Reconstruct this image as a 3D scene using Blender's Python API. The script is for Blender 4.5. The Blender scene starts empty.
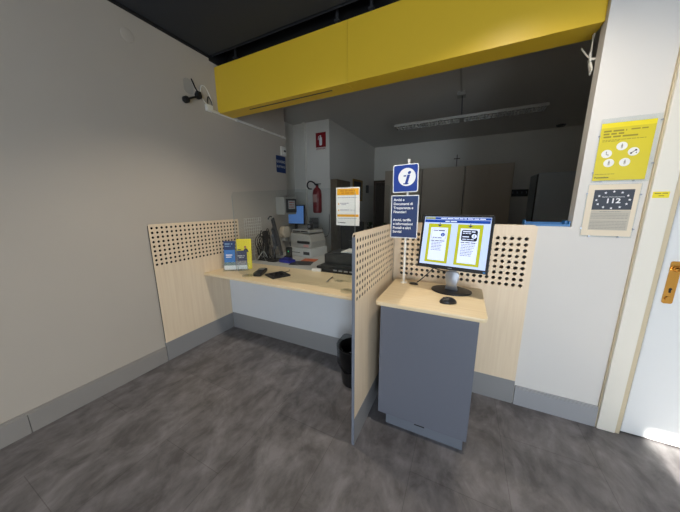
import bpy, bmesh, math, random
from mathutils import Vector, Matrix
random.seed(4)
PI = math.pi
SC = bpy.context.scene
COL = SC.collection

# ------------------------------------------------------------------ camera
cam_d = bpy.data.cameras.new('camera')
cam_d.sensor_fit = 'HORIZONTAL'; cam_d.sensor_width = 36.0
cam_d.lens = 250.0 / 680.0 * 36.0
cam_d.clip_start = 0.02; cam_d.clip_end = 60
cam = bpy.data.objects.new('camera', cam_d); COL.objects.link(cam)
YAW, PITCH, ROLL = -0.457, 0.1982, -0.0061
fw = Vector((math.sin(YAW) * math.cos(PITCH), math.cos(YAW) * math.cos(PITCH), -math.sin(PITCH)))
rt = Vector((math.cos(YAW), -math.sin(YAW), 0)); up = rt.cross(fw)
rt2 = math.cos(ROLL) * rt + math.sin(ROLL) * up; up2 = -math.sin(ROLL) * rt + math.cos(ROLL) * up
m3 = Matrix((rt2, up2, -fw)).transposed()
cam.matrix_world = Matrix.Translation((2.349, 0, 1.4)) @ m3.to_4x4()
SC.camera = cam

# ------------------------------------------------------------------ light
SC.view_settings.view_transform = 'Standard'; SC.view_settings.look = 'None'
SC.view_settings.gamma = 1.0; SC.view_settings.use_curve_mapping = False
SC.view_settings.exposure = 0.0
world = bpy.data.worlds.new('world'); SC.world = world; world.use_nodes = True
bg = world.node_tree.nodes['Background']; bg.inputs[0].default_value = (0.62, 0.78, 1.0, 1); bg.inputs[1].default_value = 1.0

def area(name, loc, rot, sx, sy, power, colour):
    l = bpy.data.lights.new(name, 'AREA'); l.shape = 'RECTANGLE'; l.size = sx; l.size_y = sy
    l.energy = power; l.color = colour
    o = bpy.data.objects.new(name, l); o.location = loc; o.rotation_euler = rot; COL.objects.link(o); return o
def spot(name, loc, power, colour, angle=120, blend=.35, rot=(0, 0, 0), rad=.05):
    l = bpy.data.lights.new(name, 'SPOT'); l.energy = power; l.color = colour
    l.spot_size = math.radians(angle); l.spot_blend = blend; l.shadow_soft_size = rad
    o = bpy.data.objects.new(name, l); o.location = loc; o.rotation_euler = rot; COL.objects.link(o); return o
# area lamps added inside the rear wall for shop window and glazed entrance daylight
area('window_daylight', (2.0, -2.93, 1.05), (PI / 2, 0, 0), 2.2, 1.6, 30, (.80, .89, 1.0))
area('entrance_daylight', (3.86, -2.93, 1.08), (PI / 2, 0, 0), .78, 2.1, 80, (.76, .87, 1.0))
sun = bpy.data.lights.new('sun', 'SUN'); sun.energy = 26.0; sun.angle = .012; sun.color = (1, .95, .86)
so = bpy.data.objects.new('sun', sun); COL.objects.link(so)
so.rotation_euler = Vector((0.015, 1.0, -.43)).to_track_quat('-Z', 'Y').to_euler()
# recessed ceiling downlights of the customer room
spot('ceiling_downlight', (1.2, 1.32, 2.80), 60, (1, .89, .75), 116, .6)
spot('ceiling_downlight', (2.55, 1.2, 2.80), 70, (1, .90, .76), 136, .7)

# ------------------------------------------------------------------ materials
def srgb(r, g, b):
    f = lambda c: (c / 255) / 12.92 if c / 255 <= .04045 else ((c / 255 + .055) / 1.055) ** 2.4
    return (f(r), f(g), f(b), 1)
MATS = {}
def mat(name, col, rough=.55, metal=0.0, var=.04, scale=14, bump=0.0, emit=0.0, stretch=(1, 1, 1), spec=.5, coat=0.0):
    """plain material with a faint procedural variation"""
    if name in MATS: return MATS[name]
    m = bpy.data.materials.new(name); m.use_nodes = True; MATS[name] = m
    nt = m.node_tree; N = nt.nodes; L = nt.links; b = N['Principled BSDF']
    tc = N.new('ShaderNodeTexCoord'); mp = N.new('ShaderNodeMapping'); mp.inputs['Scale'].default_value = stretch
    nz = N.new('ShaderNodeTexNoise'); nz.inputs['Scale'].default_value = scale; nz.inputs['Detail'].default_value = 5
    rp = N.new('ShaderNodeMapRange'); rp.inputs['To Min'].default_value = 1 - var; rp.inputs['To Max'].default_value = 1 + var
    mx = N.new('ShaderNodeVectorMath'); mx.operation = 'SCALE'; mx.inputs[0].default_value = col[:3]
    L.new(tc.outputs['Object'], mp.inputs[0]); L.new(mp.outputs[0], nz.inputs[0]); L.new(nz.outputs[0], rp.inputs[0])
    L.new(rp.outputs[0], mx.inputs['Scale']); L.new(mx.outputs[0], b.inputs['Base Color'])
    b.inputs['Roughness'].default_value = rough; b.inputs['Metallic'].default_value = metal
    b.inputs['Specular IOR Level'].default_value = spec; b.inputs['Coat Weight'].default_value = coat
    if bump:
        bp = N.new('ShaderNodeBump'); bp.inputs['Strength'].default_value = bump; bp.inputs['Distance'].default_value = .002
        L.new(nz.outputs[0], bp.inputs['Height']); L.new(bp.outputs[0], b.inputs['Normal'])
    if emit:
        L.new(mx.outputs[0], b.inputs['Emission Color']); b.inputs['Emission Strength'].default_value = emit
    return m

def wood(name, c1, c2, axis):
    m = bpy.data.materials.new(name); m.use_nodes = True; MATS[name] = m
    nt = m.node_tree; N = nt.nodes; L = nt.links; b = N['Principled BSDF']
    tc = N.new('ShaderNodeTexCoord'); mp = N.new('ShaderNodeMapping')
    s = [60, 60, 60]; s[axis] = 2.5; mp.inputs['Scale'].default_value = s
    n1 = N.new('ShaderNodeTexNoise'); n1.inputs['Scale'].default_value = 1; n1.inputs['Detail'].default_value = 6
    n2 = N.new('ShaderNodeTexNoise'); n2.inputs['Scale'].default_value = 2.2; n2.inputs['Detail'].default_value = 2
    ad = N.new('ShaderNodeMath'); ad.operation = 'MULTIPLY_ADD'; ad.inputs[1].default_value = .35
    rp = N.new('ShaderNodeValToRGB'); rp.color_ramp.elements[0].color = c1; rp.color_ramp.elements[1].color = c2
    rp.color_ramp.elements[0].position = .42; rp.color_ramp.elements[1].position = .82
    L.new(tc.outputs['Object'], mp.inputs[0]); L.new(mp.outputs[0], n1.inputs[0]); L.new(tc.outputs['Object'], n2.inputs[0])
    L.new(n2.outputs[0], ad.inputs[0]); L.new(n1.outputs[0], ad.inputs[2]); L.new(ad.outputs[0], rp.inputs[0])
    L.new(rp.outputs[0], b.inputs['Base Color']); b.inputs['Roughness'].default_value = .42
    return m

def floor_mat():
    m = bpy.data.materials.new('vinyl_floor'); m.use_nodes = True
    nt = m.node_tree; N = nt.nodes; L = nt.links; b = N['Principled BSDF']
    tc = N.new('ShaderNodeTexCoord')
    mp = N.new('ShaderNodeMapping'); mp.inputs['Scale'].default_value = (1.45, 1.0, 1); mp.inputs['Rotation'].default_value = (0, 0, .35)
    n1 = N.new('ShaderNodeTexNoise'); n1.inputs['Scale'].default_value = 4.2; n1.inputs['Detail'].default_value = 9; n1.inputs['Roughness'].default_value = .68; n1.inputs['Distortion'].default_value = .5
    mp2 = N.new('ShaderNodeMapping'); mp2.inputs['Scale'].default_value = (9, 4.5, 1); mp2.inputs['Rotation'].default_value = (0, 0, .35)
    n2 = N.new('ShaderNodeTexNoise'); n2.inputs['Scale'].default_value = 2.2; n2.inputs['Detail'].default_value = 7
    n3 = N.new('ShaderNodeTexNoise'); n3.inputs['Scale'].default_value = 1.1; n3.inputs['Detail'].default_value = 2
    r1 = N.new('ShaderNodeValToRGB'); e = r1.color_ramp.elements
    e[0].position = .36; e[0].color = srgb(91, 88, 89); e[1].position = .68; e[1].color = srgb(136, 133, 135)
    mix = N.new('ShaderNodeMath'); mix.operation = 'MULTIPLY_ADD'; mix.inputs[1].default_value = .38
    ad = N.new('ShaderNodeMath'); ad.operation = 'SUBTRACT'; ad.inputs[1].default_value = .19
    br = N.new('ShaderNodeTexBrick'); br.inputs['Scale'].default_value = 1.0
    br.inputs['Brick Width'].default_value = .92; br.inputs['Row Height'].default_value = .46; br.inputs['Mortar Size'].default_value = .0016
    br.inputs['Color1'].default_value = (1, 1, 1, 1); br.inputs['Color2'].default_value = (.86, .86, .87, 1); br.inputs['Mortar'].default_value = (.62, .6, .6, 1)
    mpb = N.new('ShaderNodeMapping'); mpb.inputs['Location'].default_value = (.22, .1, 0); mpb.inputs['Rotation'].default_value = (0, 0, PI / 2)
    ml = N.new('ShaderNodeMix'); ml.data_type = 'RGBA'; ml.blend_type = 'MULTIPLY'; ml.inputs[0].default_value = 1
    L.new(tc.outputs['Object'], mp.inputs[0]); L.new(mp.outputs[0], n1.inputs[0])
    L.new(tc.outputs['Object'], mp2.inputs[0]); L.new(mp2.outputs[0], n2.inputs[0])
    L.new(n2.outputs[0], mix.inputs[0]); L.new(n1.outputs[0], mix.inputs[2]); L.new(mix.outputs[0], ad.inputs[0]); L.new(ad.outputs[0], r1.inputs[0])
    L.new(tc.outputs['Object'], mpb.inputs[0]); L.new(mpb.outputs[0], br.inputs[0])
    L.new(r1.outputs[0], ml.inputs[6]); L.new(br.outputs[0], ml.inputs[7]); L.new(ml.outputs[2], b.inputs['Base Color'])
    rr = N.new('ShaderNodeMapRange'); rr.inputs['To Min'].default_value = .34; rr.inputs['To Max'].default_value = .55
    L.new(n1.outputs[0], rr.inputs[0]); L.new(rr.outputs[0], b.inputs['Roughness'])
    bp = N.new('ShaderNodeBump'); bp.inputs['Strength'].default_value = .15; bp.inputs['Distance'].default_value = .001
    L.new(n2.outputs[0], bp.inputs['Height']); L.new(bp.outputs[0], b.inputs['Normal'])
    return m

def clear_mat(name, tint=(.93, .95, .95, 1), base=.018, rim=.25):
    m = bpy.data.materials.new(name); m.use_nodes = True
    nt = m.node_tree; N = nt.nodes; L = nt.links; N.remove(N['Principled BSDF'])
    t = N.new('ShaderNodeBsdfTransparent'); t.inputs[0].default_value = tint
    g = N.new('ShaderNodeBsdfGlossy'); g.inputs['Roughness'].default_value = .03
    fr = N.new('ShaderNodeLayerWeight'); fr.inputs[0].default_value = .5
    pw = N.new('ShaderNodeMath'); pw.operation = 'POWER'; pw.inputs[1].default_value = 3.5
    sc = N.new('ShaderNodeMath'); sc.operation = 'MULTIPLY_ADD'; sc.inputs[1].default_value = rim; sc.inputs[2].default_value = base
    L.new(fr.outputs[1], pw.inputs[0]); L.new(pw.outputs[0], sc.inputs[0]); fr = sc
    ms = N.new('ShaderNodeMixShader')
    L.new(fr.outputs[0], ms.inputs[0]); L.new(t.outputs[0], ms.inputs[1]); L.new(g.outputs[0], ms.inputs[2])
    L.new(ms.outputs[0], N['Material Output'].inputs[0]); return m

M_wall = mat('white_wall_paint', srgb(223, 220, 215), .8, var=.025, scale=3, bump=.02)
M_wallL = mat('left_wall_paint', srgb(186, 178, 166), .8, var=.04, scale=2.2, bump=.02)  # darker, warmer base than the other walls
M_wallB = mat('office_wall_paint', srgb(222, 219, 210), .85, var=.03, scale=2)
M_ceil = mat('anthracite_ceiling_paint', srgb(44, 48, 55), .8, var=.05, scale=4)
M_void = mat('black_void_paint', srgb(14, 15, 18), .8)
M_ceilB = mat('office_ceiling_paint', srgb(206, 204, 198), .9, var=.03, scale=2)
M_floor = floor_mat()
M_base = mat('grey_skirting', srgb(162, 163, 166), .5, metal=.05, var=.03, scale=6)
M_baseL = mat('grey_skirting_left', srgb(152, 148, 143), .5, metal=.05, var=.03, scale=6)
M_plinth = mat('grey_panel_plinth', srgb(150, 150, 150), .4, metal=.15, var=.03, scale=30, stretch=(1, 1, 12))
M_yel = mat('yellow_beam_laminate', srgb(230, 192, 52), .42, var=.015, scale=5)
M_white = mat('white_laminate', srgb(214, 218, 222), .4, var=.015)
M_door = mat('white_door_lacquer', srgb(226, 229, 230), .35, var=.012, scale=5)
M_frame = mat('white_door_frame', srgb(232, 228, 216), .4, var=.012)
M_tan = mat('beige_door_edge', srgb(206, 192, 162), .6, var=.05, scale=30)
M_kiosk = mat('slate_grey_laminate', srgb(108, 111, 121), .38, var=.03, scale=40, stretch=(1, 1, 6))
M_kplinth = mat('steel_grey_kickboard', srgb(118, 123, 132), .35, metal=.1)
M_edge = mat('grey_edge_band', srgb(120, 124, 134), .4)
M_woodV = wood('birch_laminate_upright', srgb(240, 221, 192), srgb(231, 210, 180), 2)
M_woodH = wood('birch_laminate_top', srgb(244, 224, 186), srgb(234, 212, 172), 0)
M_woodY = wood('birch_laminate_side', srgb(222, 199, 166), srgb(202, 177, 140), 1)
M_blk = mat('black_plastic', srgb(26, 26, 28), .4, var=.08)
M_blkm = mat('black_rubber', srgb(20, 20, 21), .7, var=.08)
M_dark = mat('dark_grey_plastic', srgb(52, 53, 56), .5)
M_holedark = mat('dark_hole_fill', srgb(30, 21, 16), 1.0, spec=0.0)  # dark sheet colour that makes the panel holes look shaded
M_silver = mat('silver_plastic', srgb(168, 172, 180), .28, metal=.7)
M_chrome = mat('chrome', srgb(210, 210, 212), .15, metal=1.0)
M_brass = mat('polished_brass', srgb(222, 168, 84), .2, metal=1.0)
M_wmetal = mat('white_painted_metal', srgb(232, 230, 222), .35, metal=.1)
M_paper = mat('white_paper', srgb(238, 238, 234), .8)
M_cream = mat('cream_paper', srgb(232, 219, 196), .75)
M_yelp = mat('yellow_poster_ink', srgb(216, 200, 30), .45)
M_yelb = mat('bright_yellow_ink', srgb(238, 220, 20), .45)
M_amber = mat('amber_ink', srgb(238, 172, 24), .6)
M_blue = mat('sign_blue_ink', srgb(28, 62, 150), .4)
M_navy = mat('sign_navy_ink', srgb(30, 54, 104), .45)
M_ink = mat('dark_ink', srgb(44, 46, 52), .6)
M_inkg = mat('grey_ink', srgb(150, 146, 138), .7)
M_inky = mat('olive_ink', srgb(150, 138, 32), .6)
M_wink = mat('white_ink', srgb(240, 242, 244), .6)
M_star = mat('grey_poster_ink', srgb(62, 68, 78), .6)
M_text = mat('printed_grey_field', srgb(196, 190, 176), .7)
M_red = mat('red_enamel', srgb(140, 22, 30), .35)
M_bluep = mat('blue_plastic', srgb(34, 110, 172), .4)
M_blueb = mat('deep_blue_plastic', srgb(34, 44, 150), .4)
M_tray = mat('black_tray_plastic', srgb(34, 35, 34), .5)
M_beige = mat('warm_grey_machine_plastic', srgb(166, 164, 156), .5)
M_lgrey = mat('light_grey_plastic', srgb(196, 198, 196), .5)
M_taupe = mat('taupe_cabinet_laminate', srgb(182, 169, 150), .55, var=.03)
M_steelc = mat('dark_steel_cabinet_paint', srgb(200, 206, 209), .45)
M_brown = wood('brown_door_veneer', srgb(96, 78, 58), srgb(60, 46, 34), 2)
M_bag = clear_mat('clear_bin_bag', (.66, .68, .70, 1))
M_clear = clear_mat('clear_acrylic', (.95, .965, .965, 1))
M_clearedge = mat('acrylic_edge', srgb(150, 160, 158), .3)
M_holder = clear_mat('clear_sign_holder', (.9, .9, .9, 1))
M_green = mat('plant_leaf_green', srgb(60, 84, 40), .6, var=.2, scale=30)
M_clay = mat('dark_pot_clay', srgb(70, 60, 54), .7)
def screen(name, c, e): return mat(name, c, .25, emit=e, var=0.0)
E_scr = screen('screen_pale', srgb(160, 175, 208), .9)
E_blue = screen('screen_blue', srgb(24, 60, 140), .6)
E_yel = screen('screen_yellow', srgb(150, 155, 35), .75)
E_wht = screen('screen_white', srgb(178, 188, 212), 1.0)
E_ink = screen('screen_ink', srgb(60, 66, 88), .4)
E_dark = screen('screen_dark', srgb(40, 44, 58), .3)
E_sky = screen('screen_sky_blue', srgb(96, 140, 205), .35)
E_led = screen('green_led', srgb(60, 230, 140), 1.5)

# ------------------------------------------------------------------ mesh helpers (world coordinates, re-based on the parent)
W = {}
def base(bm, mtx=None):
    if mtx is not None: bmesh.ops.transform(bm, matrix=mtx, verts=bm.verts)
    return bm
def new(): return bmesh.new()
def join(*bms):
    o = bms[0]
    for b in bms[1:]:
        me = bpy.data.meshes.new('tmp'); b.to_mesh(me); o.from_mesh(me); bpy.data.meshes.remove(me); b.free()
    return o
def box(x0, x1, y0, y1, z0, z1, bev=0.0, seg=2):
    bm = new(); bmesh.ops.create_cube(bm, size=1)
    for v in bm.verts:
        v.co = Vector((x0 + (v.co.x + .5) * (x1 - x0), y0 + (v.co.y + .5) * (y1 - y0), z0 + (v.co.z + .5) * (z1 - z0)))
    if bev: bmesh.ops.bevel(bm, geom=list(bm.edges), offset=bev, segments=seg, affect='EDGES', profile=.5)
    return bm
def prism(pts, z0, z1, bev=0.0):
    """polygon in xy extruded in z"""
    bm = new(); vs = [bm.verts.new((p[0], p[1], z0)) for p in pts]; f = bm.faces.new(vs)
    r = bmesh.ops.extrude_face_region(bm, geom=[f])
    bmesh.ops.translate(bm, vec=(0, 0, z1 - z0), verts=[v for v in r['geom'] if isinstance(v, bmesh.types.BMVert)])
    bmesh.ops.recalc_face_normals(bm, faces=bm.faces)
    if bev:
        es = [e for e in bm.edges if abs(e.verts[0].co.z - e.verts[1].co.z) < 1e-6]
        bmesh.ops.bevel(bm, geom=es, offset=bev, segments=2, affect='EDGES', profile=.5)
    return bm
def rrect(x0, x1, y0, y1, r, n=6):
    p = []
    for cx, cy, a in ((x1 - r, y0 + r, -PI / 2), (x1 - r, y1 - r, 0), (x0 + r, y1 - r, PI / 2), (x0 + r, y0 + r, PI)):
        for i in range(n + 1):
            t = a + i / n * PI / 2; p.append((cx + r * math.cos(t), cy + r * math.sin(t)))
    return p
def lathe(prof, cx=0, cy=0, n=24, sy=1.0):
    """prof: (radius, z) from bottom to top, closed by caps"""
    bm = new(); rings = []
    for r, z in prof:
        rings.append([bm.verts.new((cx + r * math.cos(i / n * 2 * PI), cy + sy * r * math.sin(i / n * 2 * PI), z)) for i in range(n)])
    for a, b in zip(rings, rings[1:]):
        for i in range(n): bm.faces.new((a[i], a[(i + 1) % n], b[(i + 1) % n], b[i]))
    bm.faces.new(rings[0][::-1]); bm.faces.new(rings[-1]); bmesh.ops.recalc_face_normals(bm, faces=bm.faces)
    return bm
def tube(pts, r, n=8, smooth=True):
    """round tube through the points (Catmull-Rom smoothed)"""
    P = [Vector(p) for p in pts]
    if smooth and len(P) > 2:
        Q = []
        for i in range(len(P) - 1):
            a, b, c, d = P[max(i - 1, 0)], P[i], P[i + 1], P[min(i + 2, len(P) - 1)]
            for k in range(6):
                t = k / 6
                Q.append(.5 * ((2 * b) + (c - a) * t + (2 * a - 5 * b + 4 * c - d) * t * t + (3 * b - 3 * c + d - a) * t ** 3))
        Q.append(P[-1]); P = Q
    bm = new(); rings = []; ref = Vector((.31, .17, .93)).normalized()
    for i, p in enumerate(P):
        t = (P[min(i + 1, len(P) - 1)] - P[max(i - 1, 0)]).normalized()
        if abs(t.dot(ref)) > .98: ref = Vector((1, .2, 0)).normalized()
        u = t.cross(ref).normalized(); v = t.cross(u)
        rings.append([bm.verts.new(p + r * (math.cos(k / n * 2 * PI) * u + math.sin(k / n * 2 * PI) * v)) for k in range(n)])
    for a, b in zip(rings, rings[1:]):
        for i in range(n): bm.faces.new((a[i], a[(i + 1) % n], b[(i + 1) % n], b[i]))
    bm.faces.new(rings[0][::-1]); bm.faces.new(rings[-1]); bmesh.ops.recalc_face_normals(bm, faces=bm.faces)
    return bm
def frame(o, U, V):
    U = Vector(U).normalized(); V = Vector(V).normalized(); N = U.cross(V)
    return Matrix.Translation(o) @ Matrix((U, V, N)).transposed().to_4x4()
def fbox(F, u0, u1, v0, v1, n0, n1, bev=0.0): return base(box(u0, u1, v0, v1, n0, n1, bev), F)
def fdisc(F, u, v, r, n0, n1, n=28, ru=1.0): 
    b = lathe([(r, n0), (r, n1)], 0, 0, n); base(b, Matrix.Diagonal((ru, 1, 1, 1))); return base(b, F @ Matrix.Translation((u, v, 0)))
def fprism(F, pts, n0, n1): return base(prism(pts, n0, n1), F)
def text_bm(F, s, size, u, v, n=.0, align='LEFT', bold=.0, th=.0004, shear=0.0, sx=1.0):
    c = bpy.data.curves.new('t', 'FONT'); c.body = s; c.size = size; c.align_x = align; c.extrude = th; c.offset = bold; c.shear = shear
    c.resolution_u = 3
    o = bpy.data.objects.new('t', c); COL.objects.link(o); bpy.context.view_layer.update()
    me = bpy.data.meshes.new_from_object(o); bm = new(); bm.from_mesh(me)
    bpy.data.objects.remove(o); bpy.data.curves.remove(c); bpy.data.meshes.remove(me)
    return base(bm, F @ Matrix.Translation((u, v, n)) @ Matrix.Diagonal((sx, 1, 1, 1)))
def bars(F, rows, n0, n1, seed=1):
    """rows of small print: (u0, u1, v, height) broken up into word-long dashes"""
    rnd = random.Random(seed); bms = []
    for u0, u1, v, h in rows:
        u = u0
        while u < u1:
            w = min(rnd.uniform(2.5, 7) * h, u1 - u)
            bms.append(fbox(F, u, u + w, v, v + h, n0, n1)); u += w + .9 * h
    return join(*bms)

def obj(name, bm, m, parent=None, smooth=False, loc=None):
    """link bm (in world coordinates) as one mesh object"""
    me = bpy.data.meshes.new(name); o = bpy.data.objects.new(name, me); COL.objects.link(o)
    if parent is not None:
        o.parent = parent; w = W[parent.name]
    elif loc is not None:
        o.location = loc; w = Matrix.Translation(loc)
    else: w = Matrix.Identity(4)
    W[o.name] = w
    base(bm, w.inverted()); bm.to_mesh(me); bm.free(); me.materials.append(m)
    if smooth:
        for p in me.polygons: p.use_smooth = True
        try:
            me.set_sharp_from_angle(angle=math.radians(40))
        except Exception: pass
    return o
def thing(name, label, cat, loc=(0, 0, 0), rz=0, group=None):
    o = bpy.data.objects.new(name, None); COL.objects.link(o); o.empty_display_size = .05
    o.location = loc; o.rotation_euler = (0, 0, rz); W[o.name] = Matrix.Translation(loc) @ Matrix.Rotation(rz, 4, 'Z')
    o['label'] = label; o['category'] = cat
    if group: o['group'] = group
    return o
def tag(o, label, cat, group=None):
    o['label'] = label; o['category'] = cat
    if group: o['group'] = group
    return o
def struct(name, bm, m, parent=None):
    o = obj(name, bm, m, parent)
    if parent is None: o['kind'] = 'structure'
    return o
def copy_tree(o, parent=None):
    c = o.copy(); COL.objects.link(c)
    if parent: c.parent = parent
    for ch in list(o.children): copy_tree(ch, c)
    return c

# ------------------------------------------------------------------ setting: the customer room
struct('floor', prism([(-.9, -3.1), (5.2, -3.1), (5.2, 6.7), (-.9, 6.7)], -.05, 0), M_floor)
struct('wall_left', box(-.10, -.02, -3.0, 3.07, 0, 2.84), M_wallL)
# wall with the counter opening, on the right: pier with the posters, door wall and the low sill wall
def wall_pier():
    return join(box(2.93, 3.27, 1.95, 2.028, 0, 2.84), box(3.27, 4.35, 1.95, 2.028, 2.16, 2.84), box(4.2, 4.35, 1.95, 2.028, 0, 2.16))
struct('wall_front', wall_pier(), M_wall)
struct('wall_sill', box(2.74, 2.93, 1.95, 2.028, 0, 1.268), M_wall)
struct('wall_right', box(4.3, 4.38, -3.0, 1.95, 0, 2.84), M_wall)
def rear_wall():
    y0, y1 = -3.08, -3.0
    return join(box(-.1, .9, y0, y1, 0, 2.84), box(.9, 3.1, y0, y1, 0, .45), box(.9, 3.1, y0, y1, 2.05, 2.84),
                box(3.1, 3.385, y0, y1, 0, 2.84), box(3.385, 4.25, y0, y1, 2.225, 2.84), box(4.25, 4.38, y0, y1, 0, 2.84))
struct('wall_rear', rear_wall(), M_wall)
struct('ceiling', box(-.1, 4.38, -3.08, 1.93, 2.84, 2.9), M_ceil)
struct('trim_1', join(box(-.02, .0, -3.0, 1.93, 2.822, 2.84), box(-.02, .0, 1.93, 2.15, 2.80, 2.86)), M_void)      # shadow gap at the wall
struct('ceiling_void', join(box(-.1, 4.38, 1.93, 2.2, 3.02, 3.06), box(-.1, 2.93, 2.16, 2.2, 2.765, 3.02), box(-.1, 4.38, 1.93, 1.94, 2.9, 3.02),
                            box(-.1, -.02, 1.93, 2.2, 2.84, 3.02), box(4.3, 4.38, 1.94, 2.2, 2.84, 3.02)), M_void)
struct('trim_2', join(box(0, 2.9, 1.955, 1.972, 2.86, 2.872), box(0, 2.9, 1.955, 1.958, 2.84, 2.872)), M_dark)     # ceiling edge rail

struct('sun_block_panel', box(.9, 3.1, -3.06, -3.02, .45, 2.05), mat('white_block_panel', srgb(225, 228, 230), .7))  # unseen panel added to stop the sun at this rear opening
# skirting boards
b = join(box(-.02, .0, -3.0, .335, 0, .128), box(-.02, .0, .338, 1.163, 0, .128), box(-.02, -.004, -3.0, 1.163, .128, .134), box(-.02, -.010, -3.0, 1.163, .134, .142))
struct('baseboard_left', b, M_baseL)
struct('baseboard_right', join(box(2.772, 3.210, 1.933, 1.95, 0, .13), box(2.772, 3.210, 1.938, 1.95, .13, .142)), M_base)

# ------------------------------------------------------------------ door on the right
door = bpy.data.objects.new('door_1', None); COL.objects.link(door); door.location = (3.33, 1.95, 0)
W['door_1'] = Matrix.Translation(door.location); door['kind'] = 'structure'
obj('door_frame', join(box(3.216, 3.302, 1.925, 1.95, 0, 2.20, .003), box(4.17, 4.256, 1.925, 1.95, 0, 2.20, .003), box(3.302, 4.17, 1.925, 1.95, 2.114, 2.20, .003)), M_frame, door)
obj('door_jamb', join(box(3.28, 3.332, 1.951, 2.02, 0, 2.15), box(4.152, 4.19, 1.951, 2.02, 0, 2.15), box(3.332, 4.152, 1.951, 2.02, 2.112, 2.15), box(3.211, 3.2158, 1.938, 1.9499, 0.0, 2.2), box(3.3022, 3.324, 1.932, 1.9508, 0, 2.112)), M_tan, door)
leaf = obj('door_leaf', box(3.336, 4.148, 1.953, 1.995, .008, 2.108, .002), M_door, door)
F = frame((3.384, 1.953, .864), (1, 0, 0), (0, 0, 1))
h = obj('door_handle', join(fprism(F, rrect(-.019, .021, 0, .235, .009), 0, .006),
        base(tube([(0, .0, .195), (0, -.035, .195), (.012, -.05, .195), (.05, -.052, .196), (.11, -.05, .194), (.135, -.046, .19)], .0088, 10), Matrix.Translation((3.385, 1.950, .864))),
        base(lathe([(.014, .0), (.014, .012), (.011, .016)], 0, 0, 18), F @ Matrix.Translation((.001, .195, .004)))), M_brass, leaf, True)
h['label'] = 'polished brass lever handle on its plate'
obj('keyhole', fprism(F, [(-.003, .062), (.005, .062), (.004, .078)] + [(.001 + .0065 * math.cos(a), .082 + .0065 * math.sin(a)) for a in (-.4, .3, 1, 1.57, 2.1, 2.8, 3.5)], .0061, .0071), M_blkm, h)
obj('key_cylinder', fdisc(F, .001, .028, .0125, .0062, .012), M_brass, h, True)

# warning sticker on the door frame
F = frame((3.224, 1.9248, 1.43), (1, 0, 0), (0, 0, 1))
t = thing('sticker', 'small yellow sticker on the white door frame', 'sticker', (3.236, 1.925, 1.43))
obj('label_sheet', fbox(F, 0, .06, 0, .032, 0, .0006), M_yelb, t)
obj('print', bars(F, [(.006, .054, .021, .0045), (.022, .042, .009, .004)], .0007, .0011, 5), M_inky, t)

# ------------------------------------------------------------------ posters on the pier
def poster_holder(t, F, w, h, pins):
    obj('backing_plate', fprism(F, rrect(0, w, 0, h, .004), 0, .003), M_clear, t)
    for k, (u, v) in enumerate(pins): obj('clip', fdisc(F, u, v, .0045, .0031, .0105, 12), M_silver, t, True)
F = frame((2.978, 1.9495, 1.518), (1, 0, 0), (0, 0, 1)) @ Matrix.Diagonal((.925, .905, .9, 1))
t = thing('poster', 'yellow poster with five white round icons, above the grey 112 notice', 'poster', (3.09, 1.95, 1.524))
poster_holder(t, F, .248, .366, [(-.0, .06), (-.0, .27), (.246, .10), (.246, .33), (.045, .006), (.185, .006)])
Y = obj('poster_sheet', fbox(F, .004, .230, .012, .340, .0031, .0037), M_yelp, t)
obj('header_band', fbox(F, .004, .230, .314, .340, .0038, .0042), M_yelb, Y)
obj('heading', bars(F, [(.018, .115, .290, .009), (.132, .200, .293, .007), (.018, .105, .274, .009), (.020, .165, .258, .009)], .0038, .0042, 3), M_inky, Y)
obj('small_print', bars(F, [(.018, .20, .243, .003), (.018, .09, .236, .003), (.012, .10, .048, .003)], .0038, .0042, 4), M_inky, Y)
for k, (u, v) in enumerate([(.107, .206), (.047, .167), (.160, .171), (.064, .114), (.132, .114)]):
    d = obj('icon_disc', fdisc(F, u, v, .0235, .0038, .0043), M_paper, Y)
    if k == 2: g = join(base(box(-.012, .012, -.0018, .0018, .0044, .0048), F @ Matrix.Translation((u, v, 0)) @ Matrix.Rotation(.7, 4, 'Z')),
                        fdisc(F, u + .009, v + .008, .005, .0044, .0048, 12), fdisc(F, u - .009, v - .008, .005, .0044, .0048, 12), fdisc(F, u + .012, v - .006, .003, .0044, .0048, 12))
    elif k == 1: g = join(fdisc(F, u - .002, v + .010, .003, .0044, .0048, 12), fbox(F, u - .003, u, v - .004, v + .006, .0044, .0048), fbox(F, u - .002, u + .008, v - .006, v - .003, .0044, .0048), fbox(F, u + .006, u + .009, v - .012, v - .005, .0044, .0048))
    else: g = join(fdisc(F, u, v + .010, .0032, .0044, .0048, 12), fbox(F, u - .004, u + .004, v - .003, v + .006, .0044, .0048), fbox(F, u - .0035, u - .001, v - .013, v - .003, .0044, .0048), fbox(F, u + .001, u + .0035, v - .013, v - .003, .0044, .0048))
    obj('icon', g, M_ink if k == 2 else M_inkg, d)
obj('logo', text_bm(F, 'Posteitaliane', .0125, .012, .026, .0038, bold=.0003), M_ink, Y)

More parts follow.
